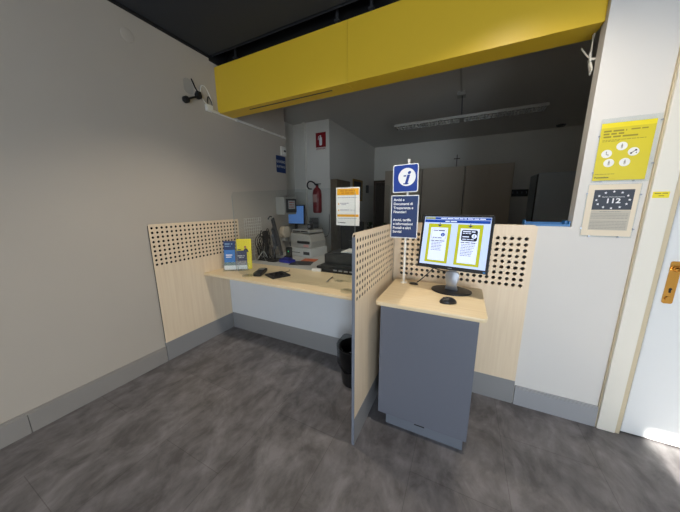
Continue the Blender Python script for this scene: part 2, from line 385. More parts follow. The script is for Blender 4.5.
F = frame((2.970, 1.9495, 1.214), (1, 0, 0), (0, 0, 1)) @ Matrix.Diagonal((.915, .98, .9, 1))
t = thing('notice', 'cream framed notice with grey 112 emergency panel and ring of stars', 'notice', (3.09, 1.95, 1.2355))
poster_holder(t, F, .240, .302, [(-.0, .05), (-.0, .25), (.239, .05), (.239, .24), (.045, .004), (.18, .004)])
Yn = obj('notice_sheet', fbox(F, .005, .235, .008, .299, .0031, .0037), M_cream, t)
pn = obj('emergency_panel', fbox(F, .035, .213, .158, .270, .0038, .0042), M_star, Yn)
obj('number', text_bm(F, '112', .037, .126, .196, .0043, 'CENTER', .0008, sx=1.25), M_wink, pn)
obj('heading_line', text_bm(F, 'Numero Unico di Emergenza', .0085, .124, .2275, .0043, 'CENTER'), M_wink, pn)
def star(u, v, r):
    pts = []
    for i in range(10):
        a = PI / 2 + i * PI / 5; q = r if i % 2 == 0 else r * .42; pts.append((u + q * math.cos(a), v + q * math.sin(a)))
    return pts
for i in range(12):
    a = i / 12 * 2 * PI
    obj('star', fprism(F, star(.124 + .074 * math.sin(a), .213 + .046 * math.cos(a), .0075), .0043, .0047), M_wink, pn)
tf = obj('text_field', fbox(F, .035, .213, .042, .155, .0038, .0041), M_text, Yn)
obj('small_print', bars(F, [(.075, .17, .146, .003)] + [(.038, .205, .134 - .0085 * k, .0026) for k in range(11) if k != 4], .0042, .0046, 8), M_inkg, tf)

# ------------------------------------------------------------------ yellow beam over the counter
beam = thing('yellow_beam', 'long yellow boxed beam spanning the opening above the counter', 'beam', (0, 1.984, 2.34))
def beam_piece(x0, x1):
    return join(box(x0, x1, 1.984, 2.002, 2.34, 2.764), box(x0, x1, 2.002, 2.15, 2.34, 2.358), box(x0, x1, 2.134, 2.15, 2.358, 2.764))
b1 = obj('beam_panel', beam_piece(-.019, 1.443), M_yel, beam)
b2 = obj('beam_panel', join(beam_piece(1.446, 2.929), box(2.91, 2.929, 2.002, 2.134, 2.358, 2.764)), M_yel, beam)
obj('light_slot', box(.36, 1.28, 2.036, 2.052, 2.3385, 2.3399), M_dark, b1)
for x in (.24, 1.34, 1.62, 2.6): 
    obj('hanger', join(box(x - .008, x + .008, 2.02, 2.036, 2.764, 3.02), box(x - .02, x + .02, 2.01, 2.046, 2.80, 2.815)), M_dark, beam)

# cable bundle hanging at the top of the pier
wl = []
for k in range(4):
    dy = .006 * k
    wl.append(tube([(2.922, 2.10 - dy, 2.338), (2.918, 2.075, 2.27 + .01 * k), (2.915, 2.05 + dy, 2.20), (2.918, 2.02 + dy, 2.14 - .008 * k), (2.916, 2.012 + dy, 2.125), (2.912, 2.035 + dy, 2.17), (2.91, 2.07 - dy, 2.235)], .0035, 6))
wl.append(tube([(2.91, 2.06, 2.21), (2.895, 2.09, 2.25), (2.885, 2.12, 2.29)], .004, 6))
wl.append(box(2.905, 2.9299, 2.03, 2.06, 2.185, 2.195))
tag(obj('cable_bundle', join(*wl), M_wmetal, None, True, (2.92, 2.06, 2.12)), 'white looped cable bundle hanging at the end of the yellow beam', 'cable')

# ------------------------------------------------------------------ perforated panels
def perforated(F, w, z0, h, cols, rows, u0, vtop, pitch_u, pitch_v, r, th, corner=.022):
    """panel from v=z0 to v=h, holes from (u0, vtop) rightwards / downwards; outer top corners rounded; thickness th along -n"""
    bm = new(); n = 12
    cache = {}
    def V(u, v, lay):
        k = (round(u, 5), round(v, 5), lay)
        if k not in cache: cache[k] = bm.verts.new((u, v, 0 if lay == 0 else -th))
        return cache[k]
    def face(pts, lay):
        vs = [V(u, v, lay) for u, v in pts]
        if lay: vs = vs[::-1]
        try: bm.faces.new(vs)
        except ValueError: pass
    ul = u0 - pitch_u / 2; ur = ul + cols * pitch_u; vt = vtop + pitch_v / 2; vb = vt - rows * pitch_v
    for lay in (0, 1):
        face([(0, z0), (w, z0), (w, vb), (0, vb)], lay)
        face([(0, vb), (ul, vb), (ul, vt), (0, vt)], lay); face([(ur, vb), (w, vb), (w, vt), (ur, vt)], lay)
        c = corner; top = [(0, vt), (w, vt)]
        arc = lambda cx, cy, a: [(cx + c * math.cos(a + i / 6 * PI / 2), cy + c * math.sin(a + i / 6 * PI / 2)) for i in range(7)]
        if vt > h - c: c = max(h - vt, .004)
        top += arc(w - c, h - c, 0) + arc(c, h - c, PI / 2)
        # drop duplicates
        cl = []
        for p in top:
            if not any(abs(p[0] - q[0]) + abs(p[1] - q[1]) < 1e-5 for q in cl): cl.append(p)
        face(cl, lay)
    for i in range(cols):
        for j in range(rows):
            cu = u0 + i * pitch_u; cv = vtop - j * pitch_v
            a = pitch_u / 2; b = pitch_v / 2
            ring = [(cu + r * math.cos(PI / 4 + k / n * 2 * PI), cv + r * math.sin(PI / 4 + k / n * 2 * PI)) for k in range(n)]
            cs = [(cu + a, cv + b), (cu - a, cv + b), (cu - a, cv - b), (cu + a, cv - b)]
            for lay in (0, 1):
                for q in range(4):
                    seg = [ring[(q * 3 + k) % n] for k in range(4)]
                    face([cs[q], cs[(q + 1) % 4]] + seg[::-1], lay)
            for k in range(n):
                p, s = ring[k], ring[(k + 1) % n]
                bm.faces.new((V(*p, 0), V(*p, 1), V(*s, 1), V(*s, 0)))
    bmesh.ops.recalc_face_normals(bm, faces=bm.faces)
    # rim
    c = corner if vt <= h - corner else max(h - vt, .004)
    out = [(0, z0), (w, z0), (w, vb), (w, vt)] + [(w - c + c * math.cos(i / 6 * PI / 2), h - c + c * math.sin(i / 6 * PI / 2)) for i in range(7)] + \
          [(c + c * math.cos(PI / 2 + i / 6 * PI / 2), h - c + c * math.sin(PI / 2 + i / 6 * PI / 2)) for i in range(7)] + [(0, vt), (0, vb)]
    cl = []
    for p in out:
        if not cl or abs(p[0] - cl[-1][0]) + abs(p[1] - cl[-1][1]) > 1e-5: cl.append(p)
    for p, s in zip(cl, cl[1:] + cl[:1]):
        try: bm.faces.new((V(*p, 0), V(*s, 0), V(*s, 1), V(*p, 1)))
        except ValueError: pass
    bmesh.ops.recalc_face_normals(bm, faces=bm.faces)
    return base(bm, F)

# left: board against the left wall
t = thing('perforated_board', 'perforated birch board fixed on the left wall beside the desk', 'panel', (-.01, 1.17, 0))
F = frame((0, 1.168, 0), (0, 1, 0), (0, 0, 1))
o = obj('wood_board', perforated(F, .937, .18, 1.257, 23, 9, .025, 1.224, .040, .0393, .0110, .004), M_woodV, t)
obj('dark_hole_backing', fbox(F, .004, .933, .19, 1.245, -.0195, -.0042), M_holedark, t)  # dark sheet added so the holes look deep
obj('plinth', fbox(F, 0, .74, 0, .179, -.0195, 0), M_plinth, t)

# middle: divider standing out from the opening
t = thing('divider_panel', 'freestanding perforated birch divider between the desk and the grey cabinet', 'panel', (1.86, 1.54, 0))
F = frame((1.871, 1.147, 0), (0, 1, 0), (0, 0, 1))
obj('wood_board', perforated(F, .786, .18, 1.265, 19, 9, .032, 1.225, .040, .0393, .0125, .003), M_woodV, t)
obj('dark_hole_backing', fbox(F, .003, .783, .19, 1.255, -.0128, -.0032), M_holedark, t)  # added dark sheet, stands in for shade in the see-through holes
obj('wood_board', perforated(F @ Matrix.Translation((0, 0, -.0130)), .786, .18, 1.265, 19, 9, .032, 1.225, .040, .0393, .0125, .003), M_woodV, t)
obj('plinth', fbox(F, .0, .786, 0, .179, -.016, 0), M_plinth, t)
obj('edge_band', join(fbox(F, -.003, -.0002, .0, 1.245, -.0162, .0002), ), M_edge, t)
# right: panel closing the low part of the opening
t = thing('perforated_partition', 'wide perforated birch panel standing behind the info monitor', 'panel', (2.31, 1.945, 0))
F = frame((1.873, 1.935, 0), (1, 0, 0), (0, 0, 1))
obj('wood_board', perforated(F, .893, .18, 1.275, 21, 9, .065, 1.186, .039, .0388, .0118, .0145), M_woodV, t)
obj('plinth', fbox(F, 0, .893, 0, .179, -.0145, 0), M_plinth, t)

# ------------------------------------------------------------------ the low service desk
t = thing('service_desk', 'long low birch topped service desk with a white front panel', 'desk', (.93, 1.9, 0))
obj('desktop', prism([(.002, 1.61), (1.84, 1.61), (1.84, 2.165), (.002, 2.165)], .709, .734, .003), M_woodH, t)
fp = obj('front_panel', join(box(.003, 1.60, 1.908, 1.926, .19, .7088), box(1.603, 1.84, 1.908, 1.926, .19, .7088)), M_white, t)
obj('kickboard', box(.003, 1.84, 1.91, 1.926, 0, .1885), M_plinth, t)
for x in (.5, 1.3): obj('leg', join(box(x - .03, x + .03, 2.08, 2.11, 0, .7088), box(x - .03, x + .03, 1.93, 2.11, .67, .7088)), M_edge, t)

# ------------------------------------------------------------------ info cabinet
t = thing('info_cabinet', 'slate grey cabinet with rounded birch top carrying the info monitor', 'cabinet', (2.21, 1.58, 0))
obj('worktop', prism(rrect(1.918, 2.497, 1.337, 1.853, .026), .826, .85, .004), M_woodH, t, True)
obj('body', box(1.948, 2.463, 1.36, 1.83, .09, .8255, .0015), M_kiosk, t)
k = obj('kickboard', box(1.995, 2.447, 1.388, 1.81, 0, .0898), M_kplinth, t)
obj('emblem', box(2.175, 2.235, 1.386, 1.3879, .058, .068), M_blkm, k)

# ------------------------------------------------------------------ info monitor
def monitor_frame():
    yaw = -.167; tilt = .235
    U = Vector((math.cos(yaw), math.sin(yaw), 0)); N0 = Vector((math.sin(yaw), -math.cos(yaw), 0))
    V = Vector((0, 0, 1)) * math.cos(tilt) - N0 * math.sin(tilt)
    return frame((2.302, 1.665, 1.176), U, V)
F = monitor_frame()
t = thing('info_monitor', 'square black monitor showing two yellow framed notices, on the grey cabinet', 'monitor', (2.315, 1.705, .85))
w, h_ = .404, .340
hs = join(fbox(F, -w / 2, w / 2, -h_ / 2, h_ / 2, -.022, 0, .003), fbox(F, -.13, .13, -.11, .11, -.05, -.0221, .008))
hs = obj('housing', hs, M_blk, t)
sw0, sw1, sv0, sv1 = -w / 2 + .014, w / 2 - .014, -h_ / 2 + .022, h_ / 2 - .014
S = obj('screen', fbox(F, sw0, sw1, sv0, sv1, .0001, .0008), E_scr, t)
obj('top_bar', fbox(F, sw0 + .004, sw1 - .002, sv1 - .0165, sv1 - .003, .0009, .0011), E_blue, S)
obj('title_bar', fbox(F, sw0 + .003, sw1 - .004, sv1 - .036, sv1 - .019, .0009, .0011), E_blue, S)
obj('logo', fbox(F, sw0 + .006, sw0 + .065, sv1 - .014, sv1 - .004, .0012, .0014), E_yel, S)
obj('logo_text', text_bm(F, 'Posteitaliane', .0095, sw0 + .008, sv1 - .0115, .0015, 'LEFT', .0001, .0001), E_blue, S)
obj('bar_text', join(bars(F, [(sw0 + .10, sw1 - .03, sv1 - .0125, .0055), (-.06, .01, sv1 - .031, .006)], .0012, .0014, 6)), E_wht, S)
for s, dark in ((-1, 0), (1, 1)):
    c = -.0925 if s < 0 else .087
    c = -.090 if s < 0 else .084
    y1_, y0_ = sv1 - .044, sv0 + .014
    a = obj('notice_frame', fbox(F, c - .068, c + .068, y0_, y1_, .0009, .0011), E_yel, S)
    obj('notice_page', fbox(F, c - .051, c + .051, y0_ + .014, y1_ - .024, .0012, .0014), E_wht, a)
    obj('arrow', join(fprism(F, [(c - .014, y1_ - .006), (c + .014, y1_ - .006), (c, y1_ - .018)][::-1], .0012, .0016), fbox(F, c - .002, c + .002, y1_ - .006, y1_ + .006, .0012, .0016)), E_ink, a)
    cy1 = y1_ - .032; cy0 = cy1 - .066
    if dark:
        cd = obj('card', fprism(F, rrect(c - .043, c + .043, cy0, cy1, .010), .0015, .0018), E_dark, a)
        obj('card_text', bars(F, [(c - .036, c + .03, cy1 - .013, .006), (c - .036, c + .008, cy1 - .023, .004), (c - .036, c, cy0 + .022, .006), (c - .036, c + .026, cy0 + .008, .004)], .0019, .0021, 2), E_wht, cd)
        ic = obj('info_icon', fdisc(F, c + .026, cy0 + .030, .0135, .0019, .0022), E_wht, cd)
        obj('letter', text_bm(F, 'i', .022, c + .026, cy0 + .0225, .0023, 'CENTER', .0009, .0001), E_dark, ic)
    else:
        outl = join(fprism(F, rrect(c - .043, c + .043, cy0, cy1, .010), .0015, .0017))
        cd = obj('card', outl, screen('screen_card_line', srgb(150, 160, 196), .6), a)
        cf = obj('card_field', fprism(F, rrect(c - .0415, c + .0415, cy0 + .0015, cy1 - .0015, .009), .0018, .0020), E_wht, a)
        obj('card_text', bars(F, [(c - .034, c - .006, cy1 - .013, .004), (c - .002, c + .034, cy1 - .014, .006), (c - .034, c + .024, cy0 + .007, .004)], .0021, .0023, 2), E_ink, cf)
        ic = obj('info_icon', fdisc(F, c + .025, cy0 + .030, .0115, .0021, .0024), E_blue, cf)
        obj('letter', text_bm(F, 'i', .019, c + .025, cy0 + .0235, .0025, 'CENTER', .0008, .0001), E_wht, ic)
    obj('page_text', bars(F, [(c - .042, c + .042, cy0 - .012, .0045)] + [(c - .038, c + random.uniform(.018, .038), cy0 - .022 - k * .0095, .0026) for k in range(8 if dark else 6)], .0015, .0017, 11 + dark), E_ink, a)
obj('brand_mark', fbox(F, -.012, .012, -h_ / 2 + .008, -h_ / 2 + .012, .0002, .0008), M_silver, hs)
obj('energy_label', fbox(F, w / 2 - .024, w / 2 - .012, -h_ / 2 + .004, -h_ / 2 + .014, .0002, .0008), M_bluep, hs)
# stand: silver neck and oval black foot
obj('foot', base(lathe([(.118, 0), (.122, .004), (.12, .010), (.10, .0135), (.06, .015)], 0, 0, 40, .78), Matrix.Translation((2.312, 1.712, .85))), M_blk, t, True)
nk = prism([(-.038, 0), (.038, 0), (.030, .035), (.040, .070), (.041, .105), (.030, .12), (-.030, .12), (-.041, .105), (-.040, .070), (-.030, .035)], -.012, .012, .004)
base(nk, Matrix.Translation((2.312, 1.705, .864)) @ Matrix.Rotation(-.167, 4, 'Z') @ Matrix.Rotation(PI / 2, 4, 'X'))
nk = join(nk, base(box(-.022, .022, -.012, .012, .112, .25, .004), Matrix.Translation((2.312, 1.713, .864)) @ Matrix.Rotation(-.167, 4, 'Z')))
obj('neck', nk, M_silver, t, True)
obj('power_cable', tube([(2.24, 1.74, 1.03), (2.20, 1.76, .99), (2.15, 1.77, .93), (2.11, 1.775, .885), (2.085, 1.775, .862)], .0035), M_blk, t, True)
obj('signal_cable', tube([(2.33, 1.75, 1.04), (2.35, 1.775, .99), (2.31, 1.80, .965), (2.25, 1.79, .962), (2.20, 1.78, .975), (2.17, 1.77, .985), (2.18, 1.745, 1.02)], .003), M_blk, t, True)
tag(obj('cable_grommet', base(lathe([(.030, 0), (.031, .004), (.026, .009), (.010, .012)], 0, 0, 24, .62), Matrix.Translation((2.066, 1.762, .85))), M_blk, None, True), 'flat black cable outlet on the cabinet top beside the sign pole', 'cable outlet')
tag(bpy.data.objects[-1] if False else SC.objects['cable_grommet'], 'flat black cable outlet on the cabinet top beside the sign pole', 'cable outlet')

# webcam above? tiny lens bump on the monitor edge
t = thing('computer_mouse', 'black computer mouse in front of the info monitor', 'mouse', (2.305, 1.487, .85), .3)
ms = new(); bmesh.ops.create_uvsphere(ms, u_segments=24, v_segments=14, radius=1)
for v in ms.verts:
    x, y, z = v.co; v.co = Vector((x * .046 * (1 if x < 0 else 1.08), y * .029 * (1 - .22 * max(x, 0)), max(z, -.05) * .033))
base(ms, Matrix.Translation((2.305, 1.487, .8518)) @ Matrix.Rotation(.35, 4, 'Z'))
obj('shell', ms, M_blk, t, True)
obj('wheel', base(box(-.028, -.012, -.0035, .0035, .022, .0320, .002), Matrix.Translation((2.305, 1.487, .8518)) @ Matrix.Rotation(.35, 4, 'Z')), M_dark, t)

# ------------------------------------------------------------------ info sign on its pole
t = thing('info_sign', 'white pole sign with blue i square above a navy text board', 'sign', (1.993, 1.769, .85))
obj('pole', join(base(lathe([(.022, 0), (.022, .004), (.0085, .006), (.0085, .842)], 0, 0, 20), Matrix.Translation((1.993, 1.769, .85))),
                 base(lathe([(.0105, .842), (.0105, .85)], 0, 0, 20), Matrix.Translation((1.993, 1.769, .85)))), M_wmetal, t, True)
U = Vector((1, -.02, 0)); Fs = frame((1.976, 1.757, 1.577), U, (0.0, 0, 1))
Fs = frame((1.976, 1.757, 1.577), (math.cos(-.05), math.sin(-.05), .02), (-.012, 0, 1))
def rr_frame(F, w, h, r, n0, n1): return fprism(F, rrect(-w / 2, w / 2, -h / 2, h / 2, r), n0, n1)
a = obj('square_sign', rr_frame(Fs, .170, .182, .012, -.004, 0), M_wink, t)
obj('blue_face', rr_frame(Fs, .158, .170, .009, .0001, .0006), M_blue, a)
dc = obj('white_disc', fdisc(Fs, .010, .008, .058, .0007, .0011, 36), M_wink, a)
obj('letter', join(text_bm(Fs, 'i', .122, .006, -.036, .0012, 'CENTER', .0035, .0003, .28), fbox(Fs, -.012, .006, .012, .020, .0012, .0017), fbox(Fs, -.013, .022, -.038, -.031, .0012, .0017)), M_blue, dc)
Ft = frame((1.979, 1.757, 1.322), (1, -.01, 0), (0, 0, 1))
b_ = obj('text_board', rr_frame(Ft, .186, .292, .004, -.004, 0), M_wink, t)
nf = obj('navy_face', rr_frame(Ft, .174, .280, .002, .0001, .0006), M_navy, b_)
for i, s in enumerate(['Avvisi e', 'Documenti di', 'Trasparenza e', 'Finanziari', None, 'Avvisi, tariffe', 'e informazioni', 'Postali e altri', 'Servizi']):
    if s: obj('text_line', text_bm(Ft, s, .0235, -.076, .108 - i * .0272, .0008, 'LEFT', .0006, .0002, sx=1.0), M_wink, nf)

# ------------------------------------------------------------------ things on the service desk
# brochures in a clear stand
t = thing('leaflet_holder', 'clear acrylic leaflet stand on the left end of the desk', 'holder', (.212, 1.84, .734), math.radians(32))
Mx = W[t.name]
FL = Mx @ frame((0, 0, 0), (1, 0, 0), (0, .12, 1))
obj('back_plate', fbox(FL, -.13, .13, 0.006, .30, -.034, -.031), M_clear, t)
obj('front_lip', fbox(FL, -.13, .13, 0.004, .085, .016, .018), M_clear, t)
obj('base_tray', base(box(-.13, .13, -.05, .06, 0, .003), Mx), M_clear, t)
lf = thing('leaflet', 'blue savings leaflet standing left of the yellow one in the clear stand', 'leaflet', tuple(Mx @ Vector((-.065, 0, .006))), math.radians(32), 'leaflets in the clear stand')
obj('card', fbox(FL, -.122, -.004, .006, .31, -.004, .004), M_navy, lf)
obj('photo', fbox(FL, -.118, -.008, .085, .215, .0041, .0046), mat('leaflet_photo_blue', srgb(60, 120, 190), .5, var=.35, scale=40), lf)
obj('lower_photo', fbox(FL, -.118, -.008, .05, .085, .0041, .0046), mat('leaflet_photo_grey', srgb(96, 120, 110), .5, var=.4, scale=60), lf)
obj('white_foot', fbox(FL, -.122, -.004, .006, .05, .0041, .0046), M_paper, lf)
obj('headline', bars(FL, [(-.108, -.03, .272, .014), (-.108, -.05, .25, .010)], .0041, .0046, 3), mat('pale_blue_ink', srgb(130, 160, 190), .6), lf)
obj('white_text', bars(FL, [(-.10, -.03, .155, .012), (-.10, -.045, .135, .010)], .0047, .005, 5), M_wink, lf)
lf = thing('leaflet', 'dark blue leaflet with white foot in front of the yellow display card', 'leaflet', tuple(Mx @ Vector((.06, 0, .006))), math.radians(32), 'leaflets in the clear stand')
obj('card', fbox(FL, .002, .112, .006, .205, -.003, .004), mat('leaflet_dark_blue', srgb(52, 58, 92), .5, var=.3, scale=30), lf)
obj('photo', fbox(FL, .006, .108, .052, .098, .0041, .0046), mat('leaflet_photo_warm', srgb(140, 132, 130), .5, var=.5, scale=60), lf)
obj('white_foot', fbox(FL, .002, .112, .006, .05, .0041, .0046), M_paper, lf)
obj('headline', bars(FL, [(.018, .09, .145, .011), (.03, .08, .128, .009)], .0041, .0046, 9), M_lgrey, lf)
lf = thing('display_card', 'yellow display card with a person photo standing behind the leaflets', 'leaflet', tuple(Mx @ Vector((.065, .02, .0))), math.radians(32))
FY = FL @ Matrix.Translation((0, 0, -.012))
yb = obj('card', fprism(FY, rrect(-.002, .158, .006, .33, .010), -.016, 0), M_yelb, lf)
pp = join(fdisc(FY, .095, .243, .013, .0001, .0006, 18), )
obj('printed_face', pp, mat('skin_print', srgb(170, 110, 80), .6), yb)
obj('printed_clothes', fprism(FY, [(.07, .19), (.13, .19), (.118, .222), (.10, .231), (.084, .222)], .0001, .0006), M_ink, yb)
obj('print', bars(FY, [(.02, .055, .212, .009)], .0001, .0006, 4), M_ink, yb)

obj('print_dash', bars(FY, [(.03, .05, .17, .006)], .0001, .0006, 4), M_ink, yb)
# payment terminal and pad
def placed(loc, rz): return Matrix.Translation(loc) @ Matrix.Rotation(rz, 4, 'Z')
Mx = placed((.553, 1.835, .734), 2.02)
t = thing('card_terminal', 'black handheld card terminal lying left of the square pad', 'card terminal', (.553, 1.835, .734), 2.02)
obj('housing', base(prism(rrect(-.11, .11, -.042, .042, .018), .0, .034, .008), Mx), M_blk, t, True)
obj('display', base(box(.03, .082, -.026, .026, .0341, .0352), Mx), M_silver, t)
kb = []
for i in range(4):
    for j in range(3): kb.append(base(box(-.075 + i * .022, -.060 + i * .022, -.022 + j * .016, -.011 + j * .016, .0341, .037, .001), Mx))
obj('keypad', join(*kb), M_dark, t)
Mx = placed((.758, 1.85, .734), -.43)
t = thing('signature_pad', 'flat square black pad right of the card terminal', 'pad', (.758, 1.85, .734), -.43)
obj('housing', base(prism(rrect(-.095, .095, -.095, .095, .012), .0, .014, .004), Mx), M_blk, t, True)
obj('surface', base(box(-.07, .07, -.06, .06, .0141, .0148), Mx), mat('glossy_black', srgb(18, 18, 22), .15), t)
obj('cable', tube([tuple(Mx @ Vector(p)) for p in [(-.05, .095, .008), (-.06, .13, .004), (-.08, .17, .003), (-.14, .20, .003)]], .0025), M_blk, t, True)
# pen
t = thing('pen', 'thin black pen lying on the right part of the desk', 'pen', (1.285, 1.93, .734), 0)
Mx = placed((1.290, 1.925, .7385), 1.72)
obj('barrel', base(base(lathe([(.0008, -.07), (.0042, -.055), (.0042, .05)], 0, 0, 10), Matrix.Rotation(PI / 2, 4, 'Y')), Mx), M_silver, t, True)
obj('cap', base(base(lathe([(.0045, .0502), (.0055, .09), (.004, .10)], 0, 0, 10), Matrix.Rotation(PI / 2, 4, 'Y')), Mx), M_blk, t, True)
# screen of clear acrylic along the desk
t = thing('acrylic_screen', 'tall clear acrylic screen standing along the service desk', 'screen', (1.0, 1.72, .734))
g = base(prism(rrect(.375, 1.628, .742, 1.532, .03), 1.718, 1.722), Matrix(((1, 0, 0, 0), (0, 0, 1, 0), (0, 1, 0, 0), (0, 0, 0, 1))))
bmesh.ops.recalc_face_normals(g, faces=g.faces); obj('pane', g, M_clear, t)
obj('pane_edge', box(1.6281, 1.6295, 1.717, 1.723, .772, 1.50), M_clearedge, t); obj('pane_edge', box(.3735, .3749, 1.717, 1.723, .772, 1.50), M_clearedge, t)
for x in (.50, 1.565): obj('foot', base(lathe([(.055, 0), (.055, .006), (.05, .008)], 0, 0, 28), Matrix.Translation((x, 1.72, .734))), M_clear, t, True)
# second pane with the amber poster
t = thing('acrylic_screen', 'narrow clear pane at the divider carrying the amber headed poster', 'screen', (1.6, 1.93, .734))
g = base(prism(rrect(1.33, 1.83, .742, 1.552, .02), 1.930, 1.934), Matrix(((1, 0, 0, 0), (0, 0, 1, 0), (0, 1, 0, 0), (0, 0, 0, 1))))
bmesh.ops.recalc_face_normals(g, faces=g.faces); obj('pane', g, M_clear, t)
obj('pane_edge', join(box(1.8301, 1.8315, 1.929, 1.935, .75, 1.54)), M_clearedge, t)
for x in (1.36, 1.74): obj('foot', box(x, x + .06, 1.91, 1.954, .734, .7415), M_clear, t)
F = frame((1.367, 1.9298, 1.236), (1, 0, 0), (0, 0, 1))
t = thing('hanging_poster', 'white poster with amber header and stripe stuck on the clear pane', 'poster', (1.47, 1.93, 1.236))
ps = obj('sheet', fbox(F, 0, .213, 0, .312, .0, .0008), M_paper, t)
obj('header', fbox(F, .010, .206, .250, .302, .0009, .0013), M_amber, ps)
obj('stripe', fbox(F, .010, .206, .073, .093, .0009, .0013), M_amber, ps)
obj('heading_text', bars(F, [(.04, .17, .280, .009), (.05, .16, .262, .009)], .0014, .0017, 4), mat('orange_ink', srgb(206, 130, 20), .6), ps)
obj('body_text', bars(F, [(.016, .19, .228, .004), (.038, .115, .182, .005), (.05, .09, .172, .004), (.038, .12, .127, .005), (.13, .175, .127, .003), (.02, .19, .058, .003)], .0009, .0012, 7), mat('slate_ink', srgb(120, 120, 150), .6), ps)
for v in (.178, .126): obj('bullet', fprism(F, [(.016, v), (.024, v - .007), (.032, v), (.024, v + .009)], .0009, .0013), M_amber, ps)
obj('logo', text_bm(F, 'Posteitaliane', .014, .016, .020, .0009, 'LEFT', .0004), M_ink, ps)

# ------------------------------------------------------------------ waste bin under the desk
t = thing('waste_bin', 'black waste bin with a clear liner under the desk end', 'bin', (1.66, 1.66, 0))
def shell(prof, cx, cy, n=32):
    bm = new(); rings = []
    for r, z in prof: rings.append([bm.verts.new((cx + r * math.cos(i / n * 2 * PI), cy + r * math.sin(i / n * 2 * PI), z)) for i in range(n)])
    for a, b in zip(rings, rings[1:]):
        for i in range(n): bm.faces.new((a[i], a[(i + 1) % n], b[(i + 1) % n], b[i]))
    bm.faces.new(rings[0][::-1]); bm.faces.new(rings[-1]); bmesh.ops.recalc_face_normals(bm, faces=bm.faces); return bm
obj('bucket', shell([(.098, 0), (.126, .305), (.130, .312), (.126, .315), (.121, .308), (.095, .012)], 1.655, 1.665), M_blk, t, True)
bg_ = shell([(.128, .15), (.137, .18), (.140, .28), (.146, .325), (.138, .342), (.119, .33), (.112, .24), (.10, .10)], 1.655, 1.665, 48)
for v in bg_.verts:
    a = math.atan2(v.co.y - 1.665, v.co.x - 1.655); k = 1 + .02 * math.sin(a * 9 + v.co.z * 30) ; 
    v.co.x = 1.655 + (v.co.x - 1.655) * k; v.co.y = 1.665 + (v.co.y - 1.665) * k; v.co.z += .012 * math.sin(a * 5 + 1) * (v.co.z > .15)
m_bagc = mat('translucent_liner', srgb(120, 124, 128), .25)
obj('bin_liner', bg_, M_bag, t, True)

# ------------------------------------------------------------------ left wall fittings
# camera mount, junction box and conduit
t = thing('wall_camera', 'small black two-headed camera mount on the upper left wall', 'camera', (-.02, 1.68, 2.36))
M1 = frame((-.02, 0, 0), (0, 1, 0), (0, 0, 1))
def lens(y, z, r, d): return base(lathe([(r * .8, 0), (r, .008), (r, d), (r * .7, d + .01)], 0, 0, 20), M1 @ Matrix.Translation((y, z, 0)))
obj('left_head', lens(1.632, 2.352, .028, .04), M_blkm, t, True)
obj('right_head', join(lens(1.762, 2.428, .030, .035), base(box(1.745, 1.785, 2.43, 2.465, 0.0, .04, .008), M1)), M_blkm, t, True)
obj('arm', tube([(.01, 1.632, 2.352), (.015, 1.68, 2.38), (.015, 1.72, 2.40), (.01, 1.762, 2.425)], .009), M_blkm, t, True)
obj('cable', tube([(-.005, 1.765, 2.46), (-.012, 1.745, 2.50), (-.012, 1.73, 2.53), (-.0195, 1.722, 2.56)], .006), M_blkm, t, True)
tag(obj('wall_patch', base(prism(rrect(1.64, 1.73, 2.42, 2.55, .04), 0, .0008), M1), mat('grey_wall_patch', srgb(168, 164, 156), .85), None, False), 'faint grey patch on the wall above the camera mount', 'wall patch')  # rounded patch slightly greyer than the wall around it
t = thing('conduit', 'white junction box and long conduit running along the left wall', 'conduit', (-.02, 1.86, 2.33))
obj('junction_box', join(base(prism(rrect(1.835, 1.905, 2.325, 2.385, .006), 0, .03, .003), M1), base(box(1.85, 1.89, 2.335, 2.375, .0301, .034), M1)), M_wmetal, t)
obj('conduit_pipe', tube([(-.008, 1.905, 2.342), (-.008, 3.068, 2.342)], .0118, 12, False), M_wmetal, t, True)
for y in (2.2, 2.6, 3.0): obj('clip', box(-.0199, .0045, y, y + .02, 2.328, 2.356), M_wmetal, t)
obj('white_cable', tube([(-.008, 1.845, 2.385), (-.005, 1.80, 2.43), (-.010, 1.80, 2.50), (-.012, 1.82, 2.54), (-.010, 1.86, 2.53), (-.010, 1.90, 2.46), (-.008, 1.915, 2.40), (-.010, 1.90, 2.36)], .0045), M_wmetal, t, True)
obj('black_cable', tube([(-.008, 1.865, 2.385), (-.006, 1.86, 2.42), (-.006, 1.875, 2.46), (-.006, 1.905, 2.42), (-.008, 1.91, 2.38), (-.010, 1.895, 2.35)], .004), M_blkm, t, True)
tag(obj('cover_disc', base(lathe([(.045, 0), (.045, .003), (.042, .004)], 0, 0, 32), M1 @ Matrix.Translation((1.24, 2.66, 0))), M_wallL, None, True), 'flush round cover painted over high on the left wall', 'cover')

# blue sign and thermostat at the end of the left wall
t = thing('wall_sign', 'small blue QUADRO ELETTRICO sign below the thermostat on the left wall', 'sign', (-.02, 2.97, 1.86))
sg = obj('plate', base(prism(rrect(2.855, 3.055, 1.862, 2.085, .015), 0, .003), M1), M_navy, t)
for s, v in (('QUADRO', 1.995), ('ELETTRICO', 1.930)): obj('text_line', text_bm(M1, s, .045 if s == 'QUADRO' else .036, 2.955, v, .0033, 'CENTER', .0012), M_lgrey, sg)
t = thing('thermostat', 'small white thermostat above the blue sign', 'thermostat', (-.02, 3.0, 2.1))
obj('housing', base(prism(rrect(2.955, 3.055, 2.095, 2.215, .008), 0, .028, .004), M1), M_wmetal, t)
obj('display', base(box(3.0, 3.04, 2.145, 2.17, .0282, .0292), M1), M_dark, t)

